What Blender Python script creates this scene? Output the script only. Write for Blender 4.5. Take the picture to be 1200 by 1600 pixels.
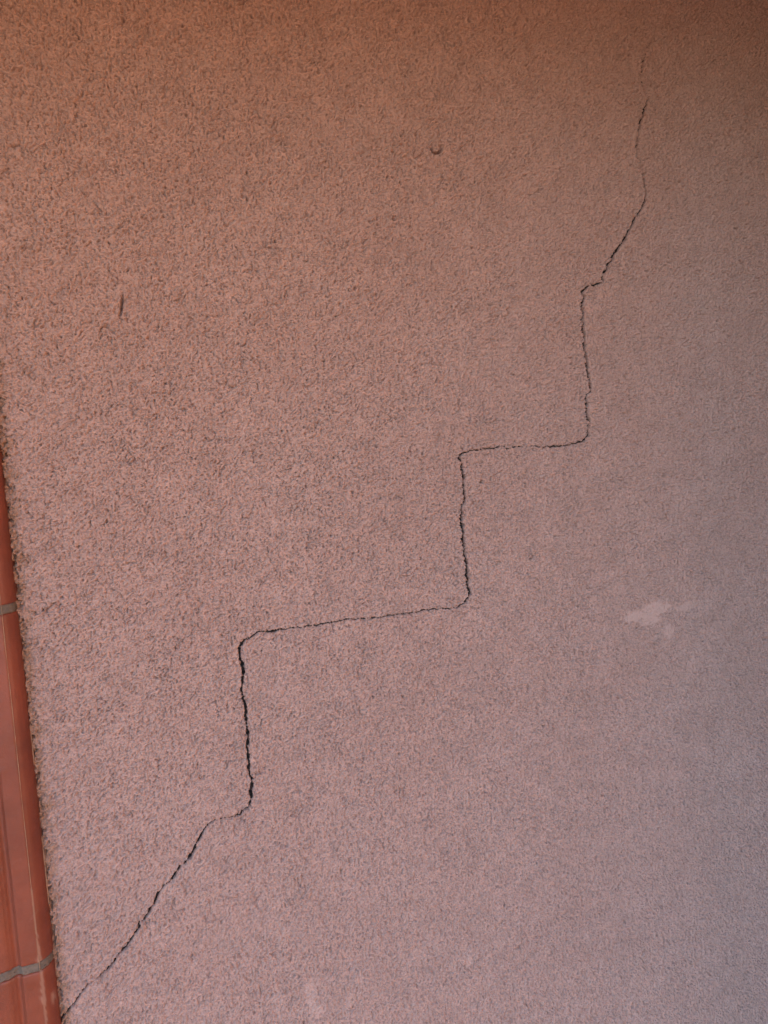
import bpy, math, random
import numpy as np
from math import radians

for o in list(bpy.data.objects):
    bpy.data.objects.remove(o, do_unlink=True)
random.seed(7)
rng = np.random.default_rng(11)
S = bpy.context.scene
C = S.collection

# ------------------------------------------------------------------ camera
D = 0.60                      # distance from the wall (metres)
CZ = 1.62                     # height of the lens above the ground
YAW, PITCH, ROLL = radians(14), radians(-4), radians(-4)
FPX = 1155.0
def basis():
    F = np.array([math.sin(YAW)*math.cos(PITCH), math.cos(YAW)*math.cos(PITCH), math.sin(PITCH)])
    R = np.cross(F, [0, 0, 1]); R /= np.linalg.norm(R)
    U = np.cross(R, F)
    c, s = math.cos(ROLL), math.sin(ROLL)
    return F, c*R+s*U, c*U-s*R
BF, BR, BU = basis()
CP = np.array([0.0, -D, CZ])
def at(px, py, h=0.0):
    """photo pixel -> (x, z) on the plane standing h metres proud of the wall"""
    d = BF*FPX + BR*(px-600) - BU*(py-800)
    t = (D-h)/d[1]
    return CP[0]+d[0]*t, CP[2]+d[2]*t
cam_d = bpy.data.cameras.new('camera')
cam_d.sensor_fit = 'VERTICAL'; cam_d.sensor_height = 36; cam_d.lens = 36*FPX/1600
cam_d.clip_start = 0.01; cam_d.clip_end = 2000
cam = bpy.data.objects.new('camera', cam_d); C.objects.link(cam)
from mathutils import Matrix
cam.matrix_world = Matrix(((BR[0], BU[0], -BF[0], CP[0]), (BR[1], BU[1], -BF[1], CP[1]),
                           (BR[2], BU[2], -BF[2], CP[2]), (0, 0, 0, 1)))
S.camera = cam
S.render.resolution_x = 768; S.render.resolution_y = 1024

# ------------------------------------------------------------------ light
SUN_EL, SUN_AZ = radians(32), radians(25)      # azimuth clockwise from +Y: the sun stands behind the house
w = bpy.data.worlds.new("World"); S.world = w; w.use_nodes = True
nt = w.node_tree; nt.nodes.clear()
sky = nt.nodes.new('ShaderNodeTexSky'); sky.sky_type = 'NISHITA'; sky.sun_disc = False
sky.sun_elevation = SUN_EL; sky.sun_rotation = SUN_AZ; sky.air_density = 1.0; sky.dust_density = 1.5
bg = nt.nodes.new('ShaderNodeBackground'); bg.inputs[1].default_value = 0.15
wo = nt.nodes.new('ShaderNodeOutputWorld')
nt.links.new(sky.outputs[0], bg.inputs[0]); nt.links.new(bg.outputs[0], wo.inputs[0])
sl = bpy.data.lights.new('sun', 'SUN'); sl.energy = 2.0; sl.angle = radians(0.53); sl.color = (1.0, 0.94, 0.86)
sun = bpy.data.objects.new('sun', sl); C.objects.link(sun)
dirv = np.array([math.sin(SUN_AZ)*math.cos(SUN_EL), math.cos(SUN_AZ)*math.cos(SUN_EL), math.sin(SUN_EL)])
from mathutils import Vector
sun.rotation_euler = Vector(dirv).to_track_quat('Z', 'Y').to_euler(); sun.location = (0, -3, 6)
S.view_settings.view_transform = 'Standard'; S.view_settings.look = 'None'
S.view_settings.exposure = 2.62; S.view_settings.gamma = 1

# ------------------------------------------------------------------ helpers
def tag(o, label=None, cat=None, group=None, kind=None):
    for k, v in (('label', label), ('category', cat), ('group', group), ('kind', kind)):
        if v: o[k] = v
    return o
def mesh_obj(name, verts, faces, mat, parent=None, smooth=True):
    me = bpy.data.meshes.new(name)
    verts = np.asarray(verts, dtype=np.float32); faces = np.asarray(faces, dtype=np.int32)
    n = faces.shape[1]
    me.vertices.add(len(verts)); me.vertices.foreach_set('co', verts.ravel())
    me.loops.add(faces.size); me.loops.foreach_set('vertex_index', faces.ravel())
    me.polygons.add(len(faces))
    me.polygons.foreach_set('loop_start', np.arange(0, faces.size, n, dtype=np.int32))
    me.polygons.foreach_set('loop_total', np.full(len(faces), n, dtype=np.int32))
    me.polygons.foreach_set('use_smooth', np.full(len(faces), smooth, dtype=bool))
    me.update(calc_edges=True)
    me.materials.append(mat)
    o = bpy.data.objects.new(name, me); C.objects.link(o)
    if parent: o.parent = parent
    return o
def pydata(name, verts, faces, mat, parent=None, smooth=False):
    me = bpy.data.meshes.new(name); me.from_pydata([tuple(v) for v in verts], [], faces); me.update()
    for p in me.polygons: p.use_smooth = smooth
    me.materials.append(mat)
    o = bpy.data.objects.new(name, me); C.objects.link(o)
    if parent: o.parent = parent
    return o
def box(name, x0, x1, y0, y1, z0, z1, mat, parent=None):
    v = [(x0,y0,z0),(x1,y0,z0),(x1,y1,z0),(x0,y1,z0),(x0,y0,z1),(x1,y0,z1),(x1,y1,z1),(x0,y1,z1)]
    f = [(0,3,2,1),(4,5,6,7),(0,1,5,4),(1,2,6,5),(2,3,7,6),(3,0,4,7)]
    return pydata(name, v, f, mat, parent)
def empty(name, loc=(0, 0, 0)):
    o = bpy.data.objects.new(name, None); o.location = loc; o.empty_display_size = 0.05; C.objects.link(o); return o

def perlin(x, y, seed):
    r = np.random.default_rng(seed)
    perm = r.permutation(256); ang = r.random(256)*2*np.pi
    gx, gy = np.cos(ang), np.sin(ang)
    xi = np.floor(x).astype(np.int64); yi = np.floor(y).astype(np.int64)
    xf = x-xi; yf = y-yi
    u = xf*xf*xf*(xf*(xf*6-15)+10); v = yf*yf*yf*(yf*(yf*6-15)+10)
    def g(ix, iy, dx, dy):
        h = perm[(perm[ix & 255]+iy) & 255]
        return gx[h]*dx+gy[h]*dy
    a = g(xi, yi, xf, yf); b = g(xi+1, yi, xf-1, yf)
    c = g(xi, yi+1, xf, yf-1); d = g(xi+1, yi+1, xf-1, yf-1)
    return (a+(b-a)*u)*(1-v)+(c+(d-c)*u)*v
def sstep(a, b, x):
    t = np.clip((x-a)/(b-a), 0, 1); return t*t*(3-2*t)

# ------------------------------------------------------------------ materials
class NT:
    def __init__(s, name):
        s.m = bpy.data.materials.new(name); s.m.use_nodes = True
        s.t = s.m.node_tree; s.t.nodes.clear()
        s.out = s.n('ShaderNodeOutputMaterial'); s.b = s.n('ShaderNodeBsdfPrincipled')
        s.l(s.b.outputs[0], s.out.inputs[0])
        s.tc = s.n('ShaderNodeTexCoord')
    def n(s, k, **kw):
        x = s.t.nodes.new(k)
        for a, b in kw.items(): setattr(x, a, b)
        return x
    def l(s, a, b): s.t.links.new(a, b)
    def noise(s, scale, detail=4, rough=0.6, dist=0.0, vec=None):
        x = s.n('ShaderNodeTexNoise'); x.inputs['Scale'].default_value = scale
        x.inputs['Detail'].default_value = detail; x.inputs['Roughness'].default_value = rough
        x.inputs['Distortion'].default_value = dist
        s.l(vec or s.tc.outputs['Object'], x.inputs['Vector']); return x.outputs[0]
    def ramp(s, src, a, b, ca, cb):
        r = s.n('ShaderNodeValToRGB'); r.color_ramp.elements[0].position = a; r.color_ramp.elements[1].position = b
        r.color_ramp.elements[0].color = (*ca, 1) if len(ca) == 3 else ca
        r.color_ramp.elements[1].color = (*cb, 1) if len(cb) == 3 else cb
        s.l(src, r.inputs[0]); return r.outputs[0]
    def mix(s, f, a, b, mode='MIX'):
        x = s.n('ShaderNodeMix', data_type='RGBA', blend_type=mode)
        for i, v in ((0, f), (6, a), (7, b)):
            if isinstance(v, (int, float)): x.inputs[i].default_value = v
            elif isinstance(v, tuple): x.inputs[i].default_value = (*v, 1)
            else: s.l(v, x.inputs[i])
        return x.outputs[2]
    def attr(s, name):
        a = s.n('ShaderNodeAttribute'); a.attribute_name = name; return a.outputs['Fac']
    def bump(s, h, strength, dist, prev=None):
        b = s.n('ShaderNodeBump'); b.inputs['Strength'].default_value = strength
        b.inputs['Distance'].default_value = dist; s.l(h, b.inputs['Height'])
        if prev: s.l(prev, b.inputs['Normal'])
        return b.outputs[0]

def plaster_material():
    k = NT('rough plaster paint')
    c = k.ramp(k.noise(45, 5, 0.7), 0.3, 0.7, (0.335, 0.229, 0.202), (0.388, 0.267, 0.237))
    c = k.mix(k.ramp(k.noise(9, 4, 0.6, 0.4), 0.35, 0.65, (0, 0, 0), (0.5,)*3), c, k.mix(1.0, c, (0.90, 0.86, 0.84), 'MULTIPLY'))
    c = k.mix(k.attr('stain'), c, (0.27, 0.155, 0.095))
    # the sand in the render: separate darker and paler grains
    c = k.mix(k.ramp(k.noise(620, 2, 0.6), 0.52, 0.66, (0, 0, 0), (0.55,)*3), c, k.mix(1.0, c, (0.64, 0.60, 0.60), 'MULTIPLY'))
    c = k.mix(k.ramp(k.noise(760, 2, 0.6), 0.56, 0.68, (0, 0, 0), (0.5,)*3), c, k.mix(1.0, c, (1.32, 1.34, 1.36), 'MULTIPLY'))
    c = k.mix(k.attr('patch'), c, (0.415, 0.30, 0.272))
    k.l(c, k.b.inputs['Base Color']); k.b.inputs['Roughness'].default_value = 0.85
    k.b.inputs['Specular IOR Level'].default_value = 0.25
    k.l(k.bump(k.noise(900, 3, 0.7), 0.3, 0.0005), k.b.inputs['Normal'])
    return k.m
def tile_material():
    k = NT('terracotta glaze')
    c = k.ramp(k.noise(18, 6, 0.65), 0.3, 0.72, (0.120, 0.027, 0.014), (0.205, 0.048, 0.024))
    c = k.mix(k.ramp(k.noise(300, 3, 0.6), 0.62, 0.75, (0, 0, 0), (0.35,)*3), c, (0.13, 0.055, 0.04))
    # lime bloom and pale scuffs
    c = k.mix(k.ramp(k.noise(60, 8, 0.75, 0.5), 0.60, 0.80, (0, 0, 0), (0.35,)*3), c, (0.25, 0.14, 0.12))
    c = k.mix(k.attr('lime'), c, (0.33, 0.20, 0.15))
    k.l(c, k.b.inputs['Base Color'])
    k.l(k.ramp(k.noise(80, 6, 0.7), 0.3, 0.7, (0.38,)*3, (0.68,)*3), k.b.inputs['Roughness'])
    k.l(k.bump(k.noise(1100, 3, 0.6), 0.4, 0.0004, k.bump(k.noise(120, 5, 0.6), 0.5, 0.0012)), k.b.inputs['Normal'])
    return k.m
def mortar_material():
    k = NT('grey mortar')
    c = k.ramp(k.noise(300, 6, 0.7), 0.3, 0.7, (0.085, 0.066, 0.052), (0.155, 0.12, 0.097))
    c = k.mix(k.ramp(k.noise(700, 2, 0.5), 0.66, 0.72, (0, 0, 0), (1, 1, 1)), c, (0.035, 0.025, 0.02))
    k.l(c, k.b.inputs['Base Color']); k.b.inputs['Roughness'].default_value = 0.9
    k.l(k.bump(k.noise(600, 4, 0.7), 0.6, 0.0008), k.b.inputs['Normal'])
    return k.m
def simple_material(name, a, b, scale, rough=0.85, bump=0.3, bd=0.001):
    k = NT(name)
    k.l(k.ramp(k.noise(scale, 6, 0.65), 0.3, 0.7, a, b), k.b.inputs['Base Color'])
    k.b.inputs['Roughness'].default_value = rough
    k.l(k.bump(k.noise(scale*5, 4, 0.7), bump, bd), k.b.inputs['Normal'])
    return k.m
M_PL = plaster_material(); M_TILE = tile_material(); M_MORT = mortar_material()
M_CRACK = simple_material('dirt and shade in crack', (0.008, 0.006, 0.006), (0.02, 0.014, 0.012), 400)  # dirt, with the shade of the deep gap put into the near-black colour
M_LIME = simple_material('pale lime line', (0.22, 0.12, 0.07), (0.30, 0.19, 0.13), 300)
M_WOOD = simple_material('orange stained timber', (0.37, 0.175, 0.012), (0.43, 0.21, 0.016), 9, 0.6)
M_PAVE = simple_material('terracotta paving', (0.42, 0.18, 0.07), (0.50, 0.22, 0.09), 3)

M_BLOCK = simple_material('dark shade blocker', (0.030, 0.028, 0.030), (0.05, 0.045, 0.05), 12)  # for the unseen blocker that darkens the right side
DEP, BLOCKX, BLOCKD = 0.8, 0.554, 0.42
YX, YW, YY, YH = 1.5, 6.0, 5.0, 3.5
M_BOUNCE = simple_material('ochre bounce surface', (0.60, 0.32, 0.15), (0.68, 0.38, 0.19), 4)  # for the unseen wall added as a warm reflector
# ------------------------------------------------------------------ the crack line, traced
# x, y in photo pixels; width in photo pixels
TR = [(1026,42,.4),(1020,60,.5),(1012,74,1.2),(1007,92,1.2),(1002,117,1.0),(1004,134,.4),(1013,152,.9),(1008,172,3.0),(1001,190,2.8),
(998,210,1.7),(994,230,3.0),(996,245,1.9),(1003,260,1.8),(1006.8,286,2.5),(1010,303,2.3),(1007.5,318,2.6),(993,341,2.7),(988,349,2.45),
(986,353,2.2),(980,367,3),(972.5,378,3),(967,387,3.3),(960,395,3.8),(958,404,3),(957,407.5,1.4),(950.5,411,3),(949,420,3.4),(942.5,429,3),
(942,437,2.8),(943,440,2),(933,444,2.4),(920,447,2.4),(911,455,2.8),(913,464,3.3),(910,479,3.8),(912.5,488,4),(910,499,3),(913,505,3.2),
(912.5,513,4),(914,527,3),(913.8,532,.6),(913,537,3.8),(914,546,3),(915,555,3.8),(918,567,3),(918,576,3.8),(920,588,4),(922,594,1.4),(923,600,3.2),(923,607,3.5),
(924,612,1.2),(918,617,2.4),(917,635,4),(917,647,4),(922,657,3),(921,663,1.4),(919,670,3.6),(919,681,3.4),(912.5,690,2.6),(897,692.5,2),(882,696,1.9),
(865,697,2.6),(850,699,1.5),(832,696,1.2),(826,698,.5),(810,697,1.7),(794,702,2.2),(789,699,.3),(785,696,1.2),(770,700.5,2.2),(755,701,1.8),(740,703,1.6),
(721,709,2.2),(718,715.5,3.4),(722,725,3.4),(724,747.5,4),(725.5,760,4),(726,782,4),(722,790,3.2),(721,815,5),(724,822.5,4.2),(725,847.5,4.6),
(725.5,860,5),(729,877.5,4.2),(731,900,5),(733,922.5,4.8),(736,928,3.6),(727.5,940,3),(717.5,948,2.4),(705,951,1.7),(694,952,.6),(682,952,2.2),
(660,954.5,1.7),(648,957,1.6),(613,961,1.7),(588.5,965.5,1.5),(567.5,967,2.3),(546.5,968,1.7),(518.5,972,2),(490.5,978,2),(466,981,1.4),
(450,982.5,1.9),(427.5,986,3),(403,988.5,2.1),(382,1001.5,3.1),(374,1012,4.2),(376.5,1032,4.6),(381,1051,4.8),(379,1063,4.3),(378,1075,4),(377,1081,1.6),(379.5,1090,4),
(384.5,1105,4.6),(384,1125,4),(385,1130,2.6),(387.5,1150,4.2),(386.5,1170,3.6),(389,1195,4.2),(390,1209,2.8),(393,1215,3.6),(393,1240,4.8),(390.5,1259,3.6),
(381,1267.5,2.6),(374,1275,2.8),(368,1277,2.3),(350,1278.5,1.3),(336,1281,1.8),(323,1288.5,2.6),(321,1296,1.8),(315,1304,3.6),(309,1316,4),
(300,1333,4),(289,1348,3.8),(288,1352,2),(280,1355,3.6),(271,1371,4),(263,1381,2.4),(253,1386,2.4),(247,1397,4),(240,1413,3.4),(225,1437,3.9),(217,1444,3.3),(216,1452,3.4),
(200,1476,3.4),(180,1499,3.2),(168,1515,3),(153,1528,2.1),(139,1537,1.6),(129,1549,3),(112,1572,3),(96,1593,2.6),(80,1612,2)]
P = np.array([(*at(a, b), c) for a, b, c in TR])
PX = 0.000535                                  # metres per photo pixel near the middle
P[:, 2] *= np.array([1.22 if 60 < t_[1] < 700 and t_[0] > 900 else 1.0 for t_ in TR])
P[:, 2] = np.where(P[:, 2] < 2.45, P[:, 2]*0.74, P[:, 2])
seg = np.hypot(np.diff(P[:, 0]), np.diff(P[:, 1])); cum = np.concatenate([[0], np.cumsum(seg)])
sN = int(cum[-1]/0.00025); ss = np.linspace(0, cum[-1], sN)
cx = np.interp(ss, cum, P[:, 0]); cz = np.interp(ss, cum, P[:, 1]); cw = np.interp(ss, cum, P[:, 2])*PX
def sm(a, k):
    ker = np.hanning(k+2)[1:-1]; ker /= ker.sum(); return np.convolve(np.pad(a, k//2, mode='edge'), ker, 'valid')[:len(a)]
cx = sm(cx, 9); cz = sm(cz, 9)
z0 = np.zeros_like(ss)
cx = cx + perlin(ss/0.0045, z0+3.3, 1)*0.0013 + perlin(ss/0.0017, z0+1.3, 2)*0.0007
cz = cz + perlin(ss/0.0045, z0+7.3, 3)*0.0013 + perlin(ss/0.0017, z0+9.3, 4)*0.0007
cw = cw*(0.70+1.3*perlin(ss/0.004, z0+5.1, 5)+1.1*perlin(ss/0.0013, z0+6.1, 6))
cw = np.clip(cw, 0.00005, None)

# ------------------------------------------------------------------ the wall surface: one fine height field
corners = [at(0, 0), at(1200, 0), at(0, 1600), at(1200, 1600)]
fx0 = min(c[0] for c in corners)-0.02; fx1 = max(c[0] for c in corners)+0.02
fz0 = min(c[1] for c in corners)-0.02; fz1 = max(c[1] for c in corners)+0.02
STEP = 0.00052
def axis(a, b, lo, hi):
    mid = np.arange(a, b, STEP)
    def out(start, lim, sgn):
        r = []; s = STEP; p = start
        while True:
            s = min(s*1.06, 0.05); p += sgn*s
            if (p-lim)*sgn >= 0: break
            r.append(p)
        r.append(lim); return r
    return np.array(out(a, lo, -1)[::-1]+list(mid)+out(mid[-1], hi, 1))
TOP = 2.028
TX = (at(20, 858)[0]+at(94, 1600)[0])/2        # where the plaster meets the tile trim
gx = axis(fx0, fx1, -3.2, 3.2); gz = axis(fz0, fz1, 0.0, TOP)
X, Z = np.meshgrid(gx, gz); X = X.astype(np.float64)
mm = 0.001
wx = X + 2.2*mm*perlin(X/(9*mm), Z/(9*mm), 21) + 0.8*mm*perlin(X/(3*mm), Z/(3*mm), 22)
wz = Z + 2.2*mm*perlin(X/(9*mm), Z/(9*mm), 23) + 0.8*mm*perlin(X/(3*mm), Z/(3*mm), 24)
def creases(sx, sz, scale, seed, width, cover, mscale):
    n = perlin(sx/(scale*mm), sz/(scale*mm), seed)
    m = sstep(cover, cover+0.25, perlin(sx/(mscale*mm)+31, sz/(mscale*mm)+17, seed+1))
    return np.exp(-(n/width)**2)*m
coarse = 0.75+0.25*sstep(0.25, -0.25, X)        # the float marks are a little bolder to the left
H = 0.9*mm*perlin(X/(70*mm), Z/(70*mm), 31)+0.35*mm*perlin(X/(25*mm), Z/(25*mm), 32)
busy = sstep(-0.35, 0.35, perlin(X/(28*mm), Z/(28*mm), 36)+0.5*perlin(X/(11*mm), Z/(11*mm), 37))
# rounded grains parted by thin valleys, in three sizes, and longer float marks running up to the right
ua = (wx*0.80+wz*0.60)/1.2; va = (-wx*0.60+wz*0.80)*1.05
fine = 1+0.25*sstep(0.1, 0.45, X)+0.2*sstep(1.75, 1.95, Z)
H += coarse*4.5*mm*np.minimum(np.abs(perlin(wx/(6.0*mm), wz/(6.0*mm), 33)), 0.20)
H += (0.6+0.5*busy)*3.4*mm*np.minimum(np.abs(perlin(ua/(3.1*mm), va/(3.1*mm), 34)), 0.24)
H += 0.45*mm*perlin(X/(1.9*mm), Z/(1.9*mm), 35)
H -= (0.7+0.5*busy)*1.6*mm*sstep(0.20, 0.36, -perlin(wx/(2.5*mm), wz/(2.5*mm), 37))
H -= fine*1.7*mm*sstep(0.20, 0.36, -perlin(X/(1.6*mm), Z/(1.6*mm), 38))
H -= fine*1.5*mm*sstep(0.22, 0.36, -perlin(X/(1.2*mm), Z/(1.2*mm), 39))
H -= coarse*2.1*mm*creases(ua, va, 4.4, 41, 0.05, 0.0, 6)
H -= coarse*3.0*mm*creases(ua+0.4, va+0.7, 7.5, 43, 0.038, 0.08, 10)
H -= H.mean()
# pits and scratches
def pitpx(px, py, r, depth, ax=1.0, ang=0.0):
    global H
    x, z = at(px, py); dx, dz = X-x, Z-z
    c, s = math.cos(ang), math.sin(ang); a = (dx*c+dz*s)/ax; b = -dx*s+dz*c
    H = H-depth*np.exp(-((a*a+b*b)/(r*r))**1.5)
pitpx(190, 477, 0.0009, 0.0065, 9, radians(80)); pitpx(194, 470, 0.0008, 0.0012, 5, radians(45))
pitpx(262, 507, 0.0012, 0.0032, 2.2, radians(50)); pitpx(752, 753, 0.0010, 0.0070, 1.5, radians(25)); pitpx(753, 766, 0.0012, 0.0012)

for a_ in (200, 235, 270, 305, 340, 20, 165):
    pitpx(682+7.5*math.cos(radians(a_)), 231-7.5*math.sin(radians(a_)), 0.0011, 0.0065 if 190 < a_ < 320 else 0.0042, 2.0, radians(a_+90))
pitpx(713, 119, 0.0012, 0.0036, 1.8, radians(80)); pitpx(616, 341, 0.0014, 0.0036, 1.6, radians(60)); pitpx(908, 1052, 0.0012, 0.0022)
for _ in range(150):
    x = random.uniform(0, 1200); y = random.uniform(0, 1600)
    if random.random() < 0.45: x *= random.random()
    xx, zz = at(x, y); i = np.searchsorted(gx, xx); j = np.searchsorted(gz, zz); k = 26
    sl_ = (slice(max(j-k, 0), j+k), slice(max(i-k, 0), i+k))
    r = random.uniform(0.5, 1.1)*mm; ax = random.uniform(1, 3.5); a_ = random.uniform(0.2, 1.5)
    dx, dz = X[sl_]-xx, Z[sl_]-zz; c, s = math.cos(a_), math.sin(a_)
    a = (dx*c+dz*s)/ax; b = -dx*s+dz*c+2*mm*perlin(dx/(4*mm)+x, dz/(4*mm)+y, 61)
    H[sl_] -= random.uniform(0.6, 1.5)*mm*np.exp(-((a*a+b*b)/(r*r))**1.5)
# rubbed-smooth patches
patch = np.zeros_like(H)
def blob(px, py, rx, ry, ang=0.0, soft=0.35, amt=1.0, rag=1.0):
    global patch
    x, z = at(px, py); rx *= PX; ry *= PX
    dx, dz = X-x, Z-z; c, s = math.cos(ang), math.sin(ang)
    q = np.hypot((dx*c+dz*s)/rx, (-dx*s+dz*c)/ry)
    q = q+rag*(0.75*perlin(X/(7*mm), Z/(4*mm), 71)+0.55*perlin(X/(2.2*mm), Z/(1.4*mm), 72))
    patch = np.maximum(patch, 0.72*amt*sstep(1+soft/2, 1-soft/2, q))
for b_ in ((1020,955,30,16,0.15,.25,1.1),(995,962,28,9,0.05,.25,1.1),(1012,970,18,7,0,.3,.9),(1070,948,18,7,0.05,.4,.8),(1044,987,12,11,0,.3,.9),
           (1020,1000,18,5,.3,.5,.4),(1100,945,20,12,0,.6,.35),(734,1500,6,10,-.4,.5,.8),(485,1555,8,22,0,.5,.7),(492,1578,16,10,0,.6,.6),(543,1563,7,12,-.3,.6,.45),
           (440,1455,14,10,0,.8,.3),(800,1325,9,7,0,.6,.4),(850,1232,8,8,0,.6,.3),(1015,1135,12,6,0,.8,.25),(640,1430,9,7,0,.7,.3),(1120,760,14,9,0,.7,.25),(430,1560,12,20,0,.8,.3)):
    blob(*b_)
flat = 0.9*mm*perlin(X/(70*mm), Z/(70*mm), 31)+0.25*mm
H = H*(1-0.88*patch)+(flat+0.03*mm*perlin(X/(9*mm), Z/(1.5*mm), 73))*0.88*patch
# along the trim: ragged hollows, dust stain
dt = X-TX
edge_n = perlin(X/(3*mm), Z/(9*mm), 81)+0.6*perlin(X/(1.6*mm), Z/(3.5*mm), 82)
H -= 4.5*mm*sstep(0.0, 0.40, edge_n)*np.exp(-(np.clip(dt-0.8*mm, 0, None)/(1.9*mm))**2)
near = sstep(9*mm, 2*mm, dt)*sstep(-4*mm, 0, dt)
H -= near*(2.0*mm*creases(wx, wz, 5.0, 101, 0.12, -0.05, 7)+5.0*mm*np.clip(perlin(X/(2.4*mm), Z/(3.0*mm), 103)-0.12, 0, None)*2)
stain = sstep(11*mm, 1*mm, dt+9*mm*perlin(X/(12*mm), Z/(12*mm), 86))*(0.65+0.5*perlin(X/(4*mm), Z/(4*mm), 87))
stain = np.clip(stain, 0, 0.75)
# the crack itself: signed distance to the gap's edge
sd = np.full(H.shape, 1.0)
R_ = 8
for k in range(sN):
    i = int((cx[k]-gx[0])*0+np.searchsorted(gx, cx[k])); j = int(np.searchsorted(gz, cz[k]))
    s0 = slice(j-R_, j+R_+1); s1 = slice(i-R_, i+R_+1)
    d_ = np.hypot(gx[s1][None, :]-cx[k], gz[s0][:, None]-cz[k])-cw[k]*0.5
    np.minimum(sd[s0, s1], d_, out=sd[s0, s1])
gap = sstep(0.18*mm, -0.34*mm, sd)
chip = sstep(0.05, 0.45, perlin(gx[None, :]/(3.1*mm)+Z*0, Z/(3.1*mm), 111)+0.5*perlin(gx[None, :]/(1.4*mm)+Z*0, Z/(1.4*mm), 112))
round_ = np.exp(-(np.clip(sd, 0, None)/(0.8*mm))**2)*0.3*mm+np.exp(-(np.clip(sd, 0, None)/(1.5*mm))**4)*1.1*mm*chip
for br in (((425,988),(433,993),(431,1000)),((518,972),(521,979),(516,992)),((868,697),(866,704)),((262,1366),(257,1375),(256,1386)),((922,668),(930,667),(937,665)),
           ((911,499),(903,500)),((345,1279),(346,1287),(342,1296)),((566,967),(571,972)),((301,1333),(296,1343)),((722,725),(727,737)),((391,1259),(395,1264)),
           ((950,412),(953,422)),((225,1437),(230,1446),(229,1455)),((380,1090),(374,1095)),((640,958),(645,964),(652,964))):
    q = np.array([at(*p_) for p_ in br]); q_n = 60
    tq = np.linspace(0, len(q)-1, q_n); bx = np.interp(tq, range(len(q)), q[:, 0]); bz = np.interp(tq, range(len(q)), q[:, 1])
    for k in range(q_n):
        i = int(np.searchsorted(gx, bx[k])); j = int(np.searchsorted(gz, bz[k])); s0 = slice(j-5, j+6); s1 = slice(i-5, i+6)
        d_ = np.hypot(gx[s1][None, :]-bx[k], gz[s0][:, None]-bz[k])
        round_[s0, s1] = np.maximum(round_[s0, s1], 3.2*mm*(1-0.6*k/q_n)*np.exp(-(d_/(0.55*mm))**2))
H = H-round_-gap*10*mm

verts = np.stack([X.ravel(), -H.ravel(), Z.ravel()], axis=1)
nx, nz = len(gx), len(gz)
idx = np.arange(nx*nz, dtype=np.int32).reshape(nz, nx)
faces = np.stack([idx[:-1, :-1], idx[:-1, 1:], idx[1:, 1:], idx[1:, :-1]], axis=-1).reshape(-1, 4)
wall = mesh_obj('stucco_wall', verts, faces, M_PL)
for nm, arr in (('stain', stain), ('patch', patch*0.85)):
    a = wall.data.attributes.new(nm, 'FLOAT', 'POINT'); a.data.foreach_set('value', arr.ravel().astype(np.float32))
tag(wall, 'pinkish rough stucco wall split by a stepped black crack', 'wall', kind='thing')
box('wall_core', -3.2, 3.2, 0.02, 0.30, 0.0, TOP, M_PL, wall)
del verts, faces, X, Z, wx, wz, sd, round_, gap
# the bottom of the crack, inside the gap: dirt plus shade put into its colour
tx_, tz_ = np.gradient(cx), np.gradient(cz); ln = np.hypot(tx_, tz_)+1e-12
tx_, tz_ = sm(tx_/ln, 25), sm(tz_/ln, 25); ln = np.hypot(tx_, tz_)+1e-9; nx_, nz_ = -tz_/ln, tx_/ln
hw = cw*0.5+0.0005; dep = 0.0011+1.6*cw
off = np.array([-1, 0, 1])
V = np.zeros((sN, 3, 3))
for q, o_ in enumerate(off):
    V[:, q, 0] = cx+nx_*hw*o_; V[:, q, 2] = cz+nz_*hw*o_; V[:, q, 1] = dep+(0.0004 if o_ == 0 else 0)
V = V[::2]; n2 = len(V); idx = np.arange(n2*3).reshape(n2, 3)
Fc = np.concatenate([np.stack([idx[:-1, q], idx[:-1, q+1], idx[1:, q+1], idx[1:, q]], -1) for q in (0, 1)])
crack = mesh_obj('crack', V.reshape(-1, 3), Fc, M_CRACK, wall)
tag(crack, 'thin black crack stepping up across the wall like a staircase')

# ------------------------------------------------------------------ terracotta trim
Y0 = 0.012
def px_x(px, h): return at(px, 1500, h)[0]
hC = 0.013
xe = TX; xc = px_x(62, hC); xg = px_x(34, hC+.001); xg2 = px_x(18, hC+.001)
prof = [(xe, -Y0), (xe, 0.002), (xe-0.0006, 0.0045)]
prof += [(xe+(xc-xe)*t-0.0, 0.0045+(hC-0.0045)*(1-(1-t)**1.6)) for t in (.25, .5, .75, .92)]
prof += [(xc, hC+0.0003), (xc-0.0012, hC+0.0012)]
prof += [(xg+(xg2-xg)*t, hC+0.0022-0.0024*math.sin(math.pi*t)**1.5-0.0004*t) for t in np.linspace(0, 1, 11)]
RW = 0.060
for t in np.linspace(0.08, 1, 16):
    a = math.pi*t
    prof.append((xg2-0.0006-RW/2*(1-math.cos(a)), hC+0.0018+0.005*math.sin(a)))
xl = prof[-1][0]
prof += [(xl-0.004, hC-0.001), (xl-0.03, hC-0.001), (xl-0.033, 0.002), (xl-0.033, -Y0)]
prof = np.array(prof)
cum_ = np.concatenate([[0], np.cumsum(np.hypot(*np.diff(prof, axis=0).T))])
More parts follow.
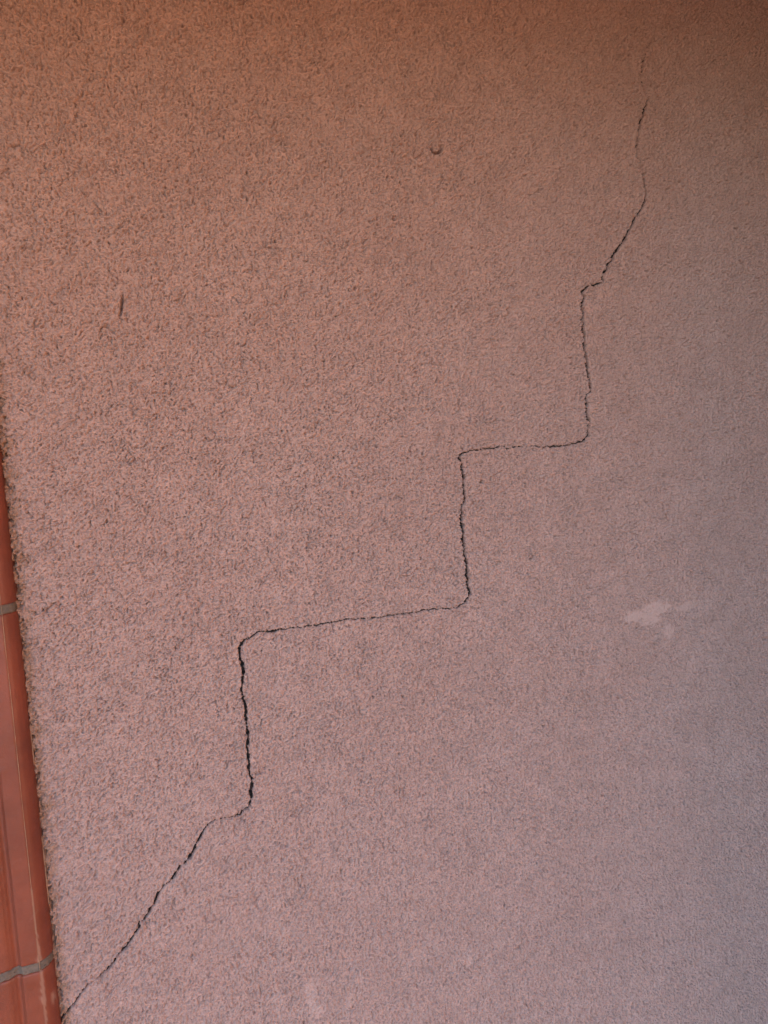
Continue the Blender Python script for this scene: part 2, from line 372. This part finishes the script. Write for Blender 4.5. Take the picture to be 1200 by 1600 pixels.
# resample finely
tt = np.unique(np.concatenate([np.linspace(0, cum_[-1], 90), cum_]))
pr = np.stack([np.interp(tt, cum_, prof[:, 0]), np.interp(tt, cum_, prof[:, 1])], 1)
trim = empty('tile_trim', (TX, 0, 0))
tag(trim, 'upright terracotta tile trim with grey mortar joints at the left edge of the wall', 'tile trim', kind='thing')
def inset(p, d):
    t = np.gradient(p, axis=0); l = np.hypot(t[:, 0], t[:, 1])[:, None]; t = t/l
    return p+np.stack([t[:, 1], -t[:, 0]], 1)*(-d)
def sweep(name, zs, insets, mat, seed, amp, zj=0.0):
    rows = []
    for z, ins in zip(zs, insets):
        p = inset(pr, ins)
        p[0, 1] = -Y0; p[-1, 1] = -Y0
        nn = perlin(tt/0.03, np.full_like(tt, z/0.05)+seed, 91)*amp + perlin(tt/0.006, np.full_like(tt, z/0.012)+seed, 92)*amp*0.35
        rows.append(np.stack([p[:, 0]-TX, -(p[:, 1]+nn), z+zj*(perlin(tt/0.004, np.full_like(tt, z/0.004)+seed, 98)+0.6*perlin(tt/0.0015, np.full_like(tt, z/0.002)+seed, 99))], 1))
    A = np.array(rows); n, m = A.shape[:2]; idx = np.arange(n*m).reshape(n, m)
    F_ = np.stack([idx[:-1, :-1], idx[1:, :-1], idx[1:, 1:], idx[:-1, 1:]], -1).reshape(-1, 4)
    o = mesh_obj(name, A.reshape(-1, 3), F_, mat, trim)
    # capped ends
    return o
zj1 = at(12, 953, hC+.002)[1]; zj2 = at(28, 1520, hC+.002)[1]
JT = 0.0066; PITCHZ = zj1-zj2
joints = [zj2+PITCHZ*k for k in range(-8, 8)]
joints = [z for z in joints if 0.02 < z < TOP-0.02]
bounds = [0.0]+joints+[TOP]
for k in range(len(bounds)-1):
    a = bounds[k]+(JT/2 if k else 0); b = bounds[k+1]-(JT/2 if k < len(bounds)-2 else 0)
    e = 0.0012
    zs = np.concatenate([[a, a, a+e*.3, a+e], np.arange(a+2*e, b-2*e, 0.003), [b-e, b-e*.3, b, b]])
    ins = np.zeros(len(zs)); ins[:4] = [0.004, e, e*.35, 0]; ins[-4:] = [0, e*.35, e, 0.004]
    t_ = sweep('tile', zs, ins, M_TILE, k*7.3, 0.00025)
    # lime run down the arris near the lower joint
    at_ = t_.data.attributes.new('lime', 'FLOAT', 'POINT')
    co = np.empty(len(t_.data.vertices)*3); t_.data.vertices.foreach_get('co', co); co = co.reshape(-1, 3)
    dz_ = co[:, 2]-zj2; dxl = co[:, 0]+TX-xc
    wv = perlin(co[:, 2]/0.004, co[:, 0]*0+.5, 95); wid = 0.0002+0.0015*np.exp(-np.abs(dz_-.006)/0.012)*(0.7+wv)+0.0013*np.exp(-np.abs(dz_+0.022)/0.016)*(0.7+1.2*wv)
    lm = sstep(wid*1.25, wid*0.7, np.abs(dxl+0.0006*perlin(co[:, 2]/0.006, co[:, 0]*0+3, 96)))*(np.abs(dz_) < 0.06)
    sp = sstep(0.0018, 0.0010, np.hypot((dxl-0.0055)/1.0, (dz_+0.030)/2.6)+0.0010*perlin(co[:, 0]/.001, co[:, 2]/.002, 97))
    at_.data.foreach_set('value', np.clip(np.maximum(lm, sp)*0.6, 0, 1).astype(np.float32))
for k, z in enumerate(joints):
    zs = np.linspace(z-JT/2-0.0006, z+JT/2+0.0006, 9)
    sweep('mortar_joint', zs, np.array([.0016, .0006, .0003, .0004, .0005, .0004, .0003, .0006, .0016]), M_MORT, k*3.1+50, 0.0005, 0.0013)
# the thin pale line along the arris, and the plaster bead where wall meets tile
def bead(name, x, h, r, mat, seed, zA, zB, gaps):
    zs = np.arange(zA, zB, 0.0012); rows = []
    for z in zs:
        n1 = float(perlin(np.array([z/0.012]), np.array([seed]), 93)[0]); n2_ = float(perlin(np.array([z/0.05]), np.array([seed+4.]), 94)[0])
        rr = max(r*(1+0.9*n1)*(1 if n2_ > gaps else 0.05), 0.00002)
        ox = 0.0003*n2_
        rows.append([(x-TX+ox+rr*math.cos(a), -(h+rr*0.8*math.sin(a)), z) for a in np.linspace(-0.6, math.pi+0.6, 7)])
    A = np.array(rows); n, m = A.shape[:2]; idx = np.arange(n*m).reshape(n, m)
    F_ = np.stack([idx[:-1, :-1], idx[1:, :-1], idx[1:, 1:], idx[:-1, 1:]], -1).reshape(-1, 4)
    return mesh_obj(name, A.reshape(-1, 3), F_, mat, trim)
bead('lime_line', xc-0.0003, hC+0.0006, 0.00022, M_LIME, 1.5, 0.9, 2.03, -0.25)
bead('plaster_bead', TX+0.0003, 0.0012, 0.00045, M_LIME, 8.5, 0.9, 2.03, 0.02)

# ------------------------------------------------------------------ paving, and unseen things built to shape the light
g = box('paving', -25, 25, -25, 6, -0.30, 0.0, M_PAVE)
tag(g, kind='structure')
porch = empty('shade canopy', (0, 0, TOP))  # unseen; its height, depth and orange are set to warm and dim the wall top
tag(porch, 'low orange stained timber canopy shaped out of view to warm and darken the wall top', 'shade canopy', kind='thing')
nb = 7
for k in range(nb):
    y1 = 0.30-k*(DEP+0.30)/nb; y0 = y1-(DEP+0.30)/nb+0.004
    box('board', -3.4, 3.4, y0, y1, 0.001, 0.024, M_WOOD, porch)
box('top_slab', -3.4, 3.4, -DEP-0.03, 0.33, 0.026, 0.12, M_MORT, porch)
blocker = box('shade_blocker', BLOCKX, BLOCKX+0.35, -BLOCKD, -0.012, 0.0, TOP-0.002, M_BLOCK)  # added out of view to block light from the right
tag(blocker, 'dark shade blocker added out of view to darken the right of the wall', 'blocker', kind='thing')
yard = box('bounce_wall', YX, YX+YW, -YY-0.3, -YY, -0.2, YH, M_BOUNCE)  # added out of view to throw warm sunlight back at the stucco
tag(yard, 'unseen sunlit ochre wall added to bounce warm light', 'wall', kind='thing')
